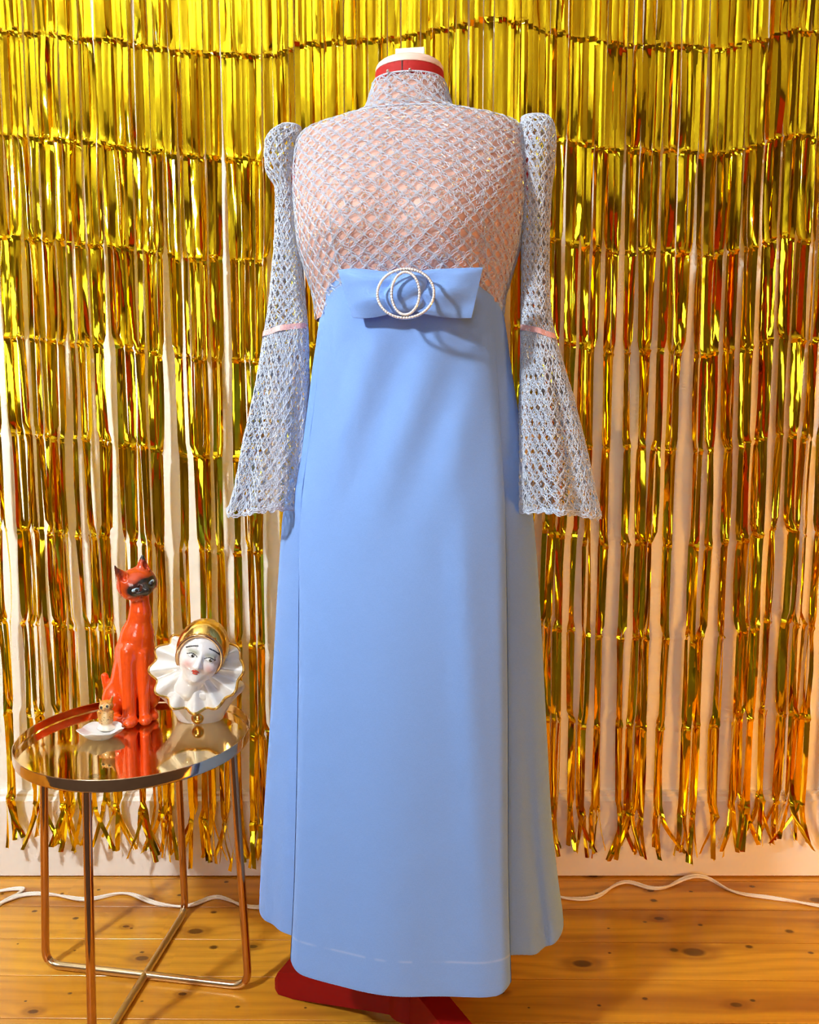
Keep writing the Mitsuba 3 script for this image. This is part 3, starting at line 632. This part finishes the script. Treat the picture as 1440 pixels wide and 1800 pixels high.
# ------------------------------------------------------------------ tray table
TC, TR, TZT = np.array([-0.455, 1.305]), 0.186, 0.440
table = thing('tray_table', 'round brass tray side table on crossed copper tube legs', 'table')
tray = [(0, 0.4205), (TR - 0.004, 0.4205), (TR - 0.001, 0.4225), (TR, 0.426), (TR, 0.4405), (TR - 0.0006, 0.4412), (TR - 0.0016, 0.4412), (TR - 0.0022, 0.4405), (TR - 0.0022, 0.428), (TR - 0.005, 0.4255)]
m = lathe(tray, 128); m.apply_translation((*TC, 0)); part(table, 'tray_rim', m, 'rim_metal', 35, label='raised polished copper rim')
m = lathe([(TR - 0.0025, 0.4245), (TR - 0.003, 0.4262), (TR - 0.006, 0.4257), (0.0, 0.4255)], 128); m.apply_translation((*TC, 0)); part(table, 'tray_top', m, 'tray_metal', 35, label='mirror-bright brass tray surface')
TOP = 0.4257
def leg_frame(d, zc):
    d = np.asarray(d, float) / np.linalg.norm(d); r0, r1 = 0.168, 0.186
    a, b, c, e = (np.r_[TC + d * q, z] for q, z in ((-r0, 0.4204), (-r1, zc), (r1, zc), (r0, 0.4204)))
    path = fillet([a, b, c, e], 0.030, 10); r = 0.0066
    half = len(path) // 2; k0, k1 = 11, len(path) - 11
    part(table, 'leg', tube(path[:6], r, 16), 'leg_metal', 40); part(table, 'leg', tube(path[-6:], r, 16), 'leg_metal', 40)
    part(table, 'floor_bar', tube(path[5:-5], r * 0.995, 16), 'bar_metal', 40)
leg_frame((1.0, -0.155), 0.0072); leg_frame((0.10, 1.0), 0.0072 + 0.0)
# ------------------------------------------------------------------ glazed cat
def placed(px, py):
    o = at_z(px, py, TOP); c = np.linalg.norm(o - [0, 0, EYE]); return o, 0.97 * c / F
def color_mesh(key_parent, name, m, col, bsdf='glaze', label=None):
    return part(key_parent, name, m, bsdf, True, label=label, color=col)
O, S = placed(228, 1262)
def unit(v): v = np.asarray(v, float); return v / np.linalg.norm(v)
kitty = thing('cat_figurine', 'tall glossy orange-red ceramic cat with black mask, seated with tilted head', 'figurine')
HC = np.array([21, -4, 244.0]); HG = unit((0.74, -0.64, -0.18)); HU = np.array([-0.42, 0.0, 0.85]); HU = unit(HU - HG * (HU @ HG)); HRt = np.cross(HU, HG)
HM = np.stack([HRt, HG, HU], 1)
def hp(a, g, u): return HC + HRt * a + HG * g + HU * u
def cat_fn(X, Y, Z):
    d = ellipsoid(X, Y, Z, (-1, 12, 38), (36, 32, 40))
    d = smin(d, capsule(X, Y, Z, (4, 8, 62), (12, 4, 122), 36, 30), 12)
    d = smin(d, capsule(X, Y, Z, (12, 4, 122), (17, 2, 150), 30, 25), 8)
    d = smin(d, capsule(X, Y, Z, (17, 2, 150), (24, 0, 190), 25, 16), 8)
    d = smin(d, capsule(X, Y, Z, (24, 0, 190), (25, -2, 224), 16, 14), 8)
    d = smin(d, ellipsoid(X, Y, Z, (-20, -6, 36), (21, 24, 33)), 5)
    d = smin(d, capsule(X, Y, Z, (-18, -24, 9), (0, -36, 8), 10, 9), 5)
    d = smin(d, capsule(X, Y, Z, (8, -20, 128), (12, -34, 15), 13, 10.5), 6)
    d = smin(d, ellipsoid(X, Y, Z, (15, -42, 9), (12, 15, 9.5)), 5)
    d2 = smin(capsule(X, Y, Z, (30, -14, 122), (33, -24, 15), 10, 8.5), ellipsoid(X, Y, Z, (37, -31, 8.5), (10, 13, 9)), 5)
    d = smin(d, d2, 3.5)
    d = smin(d, ellipsoid(X, Y, Z, (36, 8, 46), (14, 22, 30)), 5)
    d = smin(d, capsule(X, Y, Z, (36, 2, 9), (44, -12, 8), 9, 8), 4)
    d = smin(d, capsule(X, Y, Z, (-36, 16, 14), (-42, 8, 74), 8, 6), 5)
    # head
    h = ellipsoid(X, Y, Z, HC, (32, 27, 26), HM)
    h = smin(h, ellipsoid(X, Y, Z, hp(0, 22, -6), (14, 12, 10), HM), 8)
    h = smin(h, capsule(X, Y, Z, hp(0, 10, 8), hp(0, 31, -2), 8, 5), 6)
    for s in (-1, 1):
        h = smin(h, ellipsoid(X, Y, Z, hp(s * 18, 8, -9), (12, 12, 10), HM), 6)
        h = smin(h, capsule(X, Y, Z, hp(s * 16, -1, 16), hp(s * 25, -3, 43), 13, 1.5), 5)
        h = np.maximum(h, -ellipsoid(X, Y, Z, hp(s * 21.5, 8, 27), (5, 7, 10), HM))
        h = np.maximum(h, -ellipsoid(X, Y, Z, hp(s * 14, 26.5, 2), (8, 5, 5.0), HM))
    d = smin(d, h, 7)
    return np.maximum(d, -Z)
m = surface_nets(cat_fn, (-60, -66, -3), (76, 56, 330), 1.5, 24)
v = m.vertices; q = (v - HC) @ HM
def blob(c, r): return np.exp(-np.square(np.linalg.norm((q - np.array(c)) / r, axis=1)))
n3 = meshkit.fbm(v / 9.0, 3)
mask = np.clip(2.2 * blob((0, 32, -5), (16, 16, 12)) + 2.0 * blob((-15, 22, 2), (14, 14, 10)) + 2.0 * blob((15, 22, 2), (14, 14, 10)) + 1.6 * blob((0, 26, 7), (8, 12, 9)) + 1.5 * blob((-25, -3, 42), (8, 10, 15)) + 1.5 * blob((25, -3, 42), (8, 10, 15)), 0, 1) * (q[:, 2] > -32)
mask = np.clip(mask * (0.75 + 0.5 * n3), 0, 1) ** 1.3
red = np.array([0.80, 0.075, 0.003]) * (0.88 + 0.24 * meshkit.fbm(v / 40.0, 3))[:, None]
red = red * (1 - 0.5 * np.clip(blob((0, 0, 10), (40, 40, 30)), 0, 1) * 0.8)[:, None]
col = red * (1 - mask[:, None]) + np.array([0.012, 0.010, 0.009]) * mask[:, None]
S = S * np.array([1, 1, 0.94]); m.vertices = O + S * v; color_mesh(kitty, 'body', m, col)
for s in (-1, 1):
    e = ball((0, 0, 0), 6.2, 3, (1.15, 0.62, 0.72), HM); ec = hp(s * 13.8, 20.6, 2.0); e.apply_translation(ec); e.vertices = O + S * e.vertices; ky = part(kitty, 'eye', e, 'eye_blue', True, label='pale blue glass-like eye')
    pu = ball(ec + unit(HG + HRt * s * 0.22) * 3.5, 2.6, 2, (1, 0.5, 1), HM); pu.vertices = O + S * pu.vertices; part(ky, 'pupil', pu, 'black_glaze', True)
# ------------------------------------------------------------------ porcelain bust with a ruff
O, S = placed(358, 1263); S = S * 1.03
bust = thing('clown_bust', 'white porcelain bust of a sad-faced clown in gold cap and gold-edged pleated ruff', 'figurine')
prof = np.array([(0, 0), (34, 0), (37, 2), (41, 10), (49, 24), (60, 38), (71, 48), (74, 54), (72, 59), (60, 62), (30, 70), (0, 74)], float)
m = lathe(prof, 96); m.vertices = m.vertices * (1, 0.62, 1); m.vertices = O + S * (m.vertices + np.array([-4, -4, 0])); part(bust, 'base', m, 'porcelain', 35)
RC, RN = np.array([0, -34, 102.0]), unit((0.0, -0.95, 0.31)); RA = np.array([1.0, 0, 0]); RB = np.cross(RA, RN); RB = RB if RB[2] > 0 else -RB
phi = np.linspace(0, 2 * math.pi, 420, endpoint=False); rad = np.linspace(0, 1, 34)
def ruff(back):
    pl = np.abs(((phi * 13 / (2 * math.pi) + 0.25) % 1) * 2 - 1); w = (pl - 0.5) * 2
    w = np.sin(w * math.pi / 2)
    Rr = 73 + 3.5 * w - 24 * np.clip(np.sin(phi), 0, 1) ** 1.5
    P = []
    for t in rad:
        r = 24 + (Rr - 24) * t
        disp = w * 5.5 * t ** 0.8 + 6 * (1 - t) ** 2 - 4 * t * t + (-3.0 if back else 0)
        P.append(RC + RA * (r * np.cos(phi))[:, None] + RB * (r * np.sin(phi))[:, None] + RN * disp[:, None])
    return np.stack(P)
f, b = ruff(False), ruff(True); P = np.concatenate([f, b[::-1]], 0)
part(bust, 'ruff', trimesh.Trimesh(O + S * grid_mesh(P, True).vertices, grid_mesh(P, True).faces, process=False), 'porcelain', 40, label='pleated white ruff')
part(bust, 'ruff_edge', tube(O + S * (f[-1] * 0.5 + b[-1] * 0.5), S * 2.5, 8, closed=True), 'gilt', True, label='wavy gold edge of the ruff')
bt = ball(O + S * np.array([-2, -30, 12.0]), S * 10, 3, (1, 0.7, 1)); part(bust, 'button', bt, 'gilt', True, label='round gold button')
FC = np.array([11, -48, 124.0]); FU = unit((0.29, 0.05, 0.95)); FG = np.array([0.16, -0.95, 0.18]); FG = unit(FG - FU * (FG @ FU)); FR = np.cross(FU, FG); FM = np.stack([FR, FG, FU], 1)
def fp(a, g, u): return FC + FR * a + FG * g + FU * u
def face_fn(X, Y, Z):
    d = ellipsoid(X, Y, Z, fp(0, -4, 6), (36, 33, 43), FM)
    d = smin(d, ellipsoid(X, Y, Z, fp(2.5, 4, -20), (25, 24, 24), FM), 12)
    d = smin(d, ellipsoid(X, Y, Z, fp(2.8, 17, -36), (9, 9, 7), FM), 8)               # chin
    d = smin(d, capsule(X, Y, Z, fp(0, -8, -30), fp(-4, -20, -62), 19, 24), 10)         # neck
    for s in (-1, 1):
        d = np.maximum(d, -(ellipsoid(X, Y, Z, fp(3.5 + s * 14, 31.5, 3.5), (9.5, 6, 6), FM)))
        d = smin(d, ellipsoid(X, Y, Z, fp(3.5 + s * 13.5, 22.3, 2.5), (8, 6.2, 5.2), FM), 2.5)   # eyeball under its lid
        d = smin(d, ellipsoid(X, Y, Z, fp(3.2 + s * 16, 19, -12), (11, 9, 9), FM), 8)       # cheek
        d = smin(d, ellipsoid(X, Y, Z, fp(3 + s * 3.8, 30, -14.2), (3, 3.2, 2.8), FM), 2.5)     # nostril wing
    d = smin(d, capsule(X, Y, Z, fp(3.5, 26, 7), fp(3, 34, -12.5), 2.4, 4.0), 4.5)      # nose
    d = smin(d, ellipsoid(X, Y, Z, fp(1.6, 27.0, -20.3), (6.2, 4, 2.3), FM), 2)           # lips
    d = smin(d, ellipsoid(X, Y, Z, fp(1.8, 26.5, -24.0), (5, 4, 2.2), FM), 1.5)
    return d
m = surface_nets(face_fn, FC + [-52, -48, -86], FC + [58, 46, 60], 0.85)
v = m.vertices; q = (v - FC) @ FM; a, g, u = q.T; fr = g > 6
col = np.tile([0.86, 0.82, 0.78], (len(v), 1))
def lay(w, c):
    global col
    w = np.clip(w, 0, 1)[:, None] * fr[:, None]; col = col * (1 - w) + np.array(c) * w
def seg(p0, p1, bend=0.0):
    t = np.clip(((a - p0[0]) * (p1[0] - p0[0]) + (u - p0[1]) * (p1[1] - p0[1])) / ((p1[0] - p0[0]) ** 2 + (p1[1] - p0[1]) ** 2), 0, 1)
    return np.hypot(a - p0[0] - t * (p1[0] - p0[0]), u - p0[1] - t * (p1[1] - p0[1]) - bend * np.sin(math.pi * t)), t
for s in (-1, 1):
    e = 3.5 + s * 14
    lay(0.55 * np.exp(-((a - 3.3 - s * 17) / 9) ** 2 - ((u + 12.5) / 8) ** 2), (0.78, 0.27, 0.18))
    lay(0.75 * np.exp(-((a - e) / 9.5) ** 4 - ((u - 8.0) / 4.2) ** 2), (0.33, 0.34, 0.21))
    w, t = seg((e - s * 5, 18.5), (e + s * 12, 10.5), 1.2); lay((1.35 - w) * 1.8, (0.012, 0.01, 0.012))
    ex = (a - e) / 7.2; eye = 1 - ex ** 2 - ((u - 1.6) / 3.4) ** 2
    lay(eye * 6, (0.85, 0.85, 0.83))
    lay((1 - np.hypot(a - e - 1.5, u - 1.7) / 3.1) * 4 * (eye > 0), (0.02, 0.016, 0.012))
    lay((1 - np.hypot(a - e - 2.3, u - 2.7) / 0.9) * 4, (0.9, 0.9, 0.9))
    w, t = seg((e - 8, 2.2), (e + 8, 1.8), 3.4); lay((1.15 - w) * 1.6, (0.03, 0.03, 0.025))
    w, t = seg((e - 6, 0.2), (e + 7, 0.6), -1.6); lay((0.8 - w) * 0.9, (0.30, 0.27, 0.22))
    lay((1 - np.hypot((a - 3 - s * 3.2) / 1.3, (u + 16.5) / 0.8)) * 2 * 0.6, (0.55, 0.25, 0.2))
lay((1 - ((a - 1.6) / 6.6) ** 2 - ((u + 20.2 + 0.10 * (a - 1.6) ** 2 * 0.3) / 2.3) ** 2) * 3, (0.62, 0.06, 0.035))
lay((1 - ((a - 1.8) / 5.0) ** 2 - ((u + 24.0) / 2.1) ** 2) * 3, (0.66, 0.085, 0.05))
w, t = seg((-4.5, -22.6), (8, -22.4), 1.0); lay((0.7 - w) * 1.6, (0.16, 0.01, 0.01))
m.vertices = O + S * v; color_mesh(bust, 'head', m, col, label='white painted face with raised brows, rouged cheeks and red lips')
def cap_fn(X, Y, Z):
    d = ellipsoid(X, Y, Z, fp(0, -7, 7), (40.5, 36.5, 48.5), FM)
    p = (np.stack([X, Y, Z], -1) - FC) @ FM; a, g, u = p[..., 0], p[..., 1], p[..., 2]
    oval = (np.sqrt(((a - 0.5) / 35.5) ** 2 + ((u + 4) / 41) ** 2) - 1) * 34
    d = np.maximum(d, np.minimum(-oval, g + 3))     # gold lies outside the face oval, or behind it
    return np.maximum(d, -(u + 34))
m = surface_nets(cap_fn, FC + [-60, -50, -50], FC + [62, 52, 66], 1.1)
v = m.vertices; q = (v - FC) @ FM; m.vertices = O + S * (v + FM[:, 1] * 0); part(bust, 'cap', m, 'gilt', True, label='gold skullcap')
t = np.linspace(math.radians(-32), math.radians(212), 90); ra, ru = 34.5, 39.5
aa, uu = 0.5 + ra * np.cos(t), -4 + ru * np.sin(t)
gg = np.array([3 + 33 * math.sqrt(max(1 - (x / 39.0) ** 2 - ((y - 7) / 48.0) ** 2, 0.0)) - 4 for x, y in zip(aa, uu)])
part(bust, 'hairline_band', tube(np.array([O + S * (FC + FM @ np.array([x, y, z])) for x, y, z in zip(aa, gg, uu)]), S * 2.6, 8), 'rim_metal', True, label='brown-gold band along the hairline')
# ------------------------------------------------------------------ little owl on a dish
O, S = placed(178, 1296)
owl = thing('owl_figurine', 'tiny ochre owl perched on a white shell-shaped dish at the front of the tray', 'figurine')
ang = np.linspace(0, 2 * math.pi, 96, endpoint=False)
pr = [(0, 4.5), (14, 4.5), (24, 8), (32.5, 14.0), (35, 15.5), (36, 15.0), (33, 11.0), (25, 4.5), (19, 1.5), (18, 0), (15, 0), (0, 0.5)]
P = []
for r, z in pr:
    k = (r / 36.0) ** 2; wob = 1 + k * (0.055 * np.cos(5 * ang + 0.6) + 0.03 * np.cos(9 * ang)); P.append(np.stack([r * wob * np.cos(ang) * 1.0, r * wob * np.sin(ang) * 0.86 , z + k * (1.6 * np.cos(5 * ang + 1.2)) + 0 * ang], -1))
P = np.stack(P); m = grid_mesh(P, True); m.vertices = O + S * m.vertices; part(owl, 'dish', m, 'white_glaze', 40, label='white shell-shaped dish with wavy rim')
OC = np.array([3, 17, 10.0])
def owl_fn(X, Y, Z):
    d = ellipsoid(X, Y, Z, OC + [0, 0, 17], (11, 10, 17), rot([0, 1, 0], 8))
    d = smin(d, ellipsoid(X, Y, Z, OC + [1.5, -1, 38], (11.5, 10, 9.5)), 3)
    for s in (-1, 1):
        d = smin(d, capsule(X, Y, Z, OC + [1.5 + s * 7.5, -1, 44 + s * 1.5], OC + [1.5 + s * 11.5, -1, 52 + s * 2.5], 3, 0.8), 2)
        d = smin(d, capsule(X, Y, Z, OC + [s * 9.5, -2, 27], OC + [s * 9 - 2, 2, 5], 4.5, 2), 2)
        d = smin(d, ellipsoid(X, Y, Z, OC + [s * 4.5 + 1.0, -8, 1.0], (4, 5, 2.5)), 1.5)
        d = smin(d, ellipsoid(X, Y, Z, OC + [1.5 + s * 4.8, -8.6, 39 + s * 1.0], (4.9, 2.6, 4.6)), 0.8)
    d = smin(d, ellipsoid(X, Y, Z, OC + [0, 0, 0], (15, 12, 5)), 3)
    return smin(d, capsule(X, Y, Z, OC + [1.7, -10, 38], OC + [1.7, -12.5, 34], 2, 0.8), 1)
m = surface_nets(owl_fn, OC + [-22, -20, -8], OC + [24, 16, 62], 0.7); v = m.vertices; q = v - OC
col = np.tile([0.58, 0.215, 0.018], (len(v), 1)); w = np.clip(1.4 * np.exp(-((q[:, 0] - 1) / 5.5) ** 2 - ((q[:, 2] - 17) / 13) ** 2) * (q[:, 1] < -3), 0, 1)[:, None]
col = col * (1 - w) + np.array([0.74, 0.52, 0.24]) * w
w = np.clip((9 - q[:, 2]) / 5, 0, 1)[:, None]; col = col * (1 - w) + np.array([0.80, 0.74, 0.62]) * w
for s in (-1, 1):
    w = (np.hypot(q[:, 0] - 1.5 - s * 4.8, q[:, 2] - 39 - s * 1.0) < 4.4)[:, None] * (q[:, 1:2] < -6); col = np.where(w, [0.62, 0.40, 0.14], col)
sp = (meshkit.noise(v / 2.2, 4) > 0.74)[:, None] * (q[:, 2:3] > 8); col = np.where(sp, col * 0.45, col)
m.vertices = O + S * v; color_mesh(owl, 'body', m, col, label='ochre owl with cream breast and ear tufts')
for s in (-1, 1):
    e = ball(O + S * (OC + [1.5 + s * 4.9, -10.2, 39 + s * 1.0]), S * 2.5, 2, (1, 0.6, 1)); part(owl, 'eye', e, 'black_glaze', True)
# ------------------------------------------------------------------ white twin flex along the wall
def flex(px, label):
    pts = np.array([at_z(x, y, 0.004) if y > 1557 else at_y(x, y, 1.596) for x, y in px]); pts[:, 2] = np.maximum(pts[:, 2], 0.004)
    n = 40 * len(px); c = spline(pts, n); t, A, B = frames(c); d = np.r_[0, np.cumsum(np.linalg.norm(np.diff(c, axis=0), axis=1))]
    k = thing('extension_cord', label, 'cord', 'white twin flex cords on the floor')
    for s in (-1, 1):
        ph = d * 24 + 1.0; off = np.cos(ph)[:, None] * A + 0.5 * np.sin(ph)[:, None] * B
        q = c + s * 0.0027 * off; q[:, 2] = np.maximum(q[:, 2], 0.0026); part(k, 'wire', tube(q, 0.0024, 8), 'white_plastic', True)
flex([(-60, 1572), (0, 1566), (28, 1562), (40, 1563), (34, 1569), (14, 1580), (-12, 1597), (-60, 1612)], 'short loop of white twin flex at the left edge of the floor')
flex([(-60, 1604), (0, 1588), (40, 1573), (75, 1571), (110, 1575), (160, 1580), (190, 1574), (215, 1570), (260, 1583), (300, 1592), (335, 1591), (375, 1577), (430, 1592), (470, 1594), (560, 1588), (700, 1580), (860, 1578), (960, 1572), (1000, 1579), (1045, 1577), (1075, 1560), (1105, 1555), (1140, 1560), (1175, 1558), (1195, 1548), (1220, 1540), (1250, 1546), (1280, 1563), (1340, 1576), (1440, 1592), (1520, 1604)], 'long white twin flex running along the wall behind the table and gown')
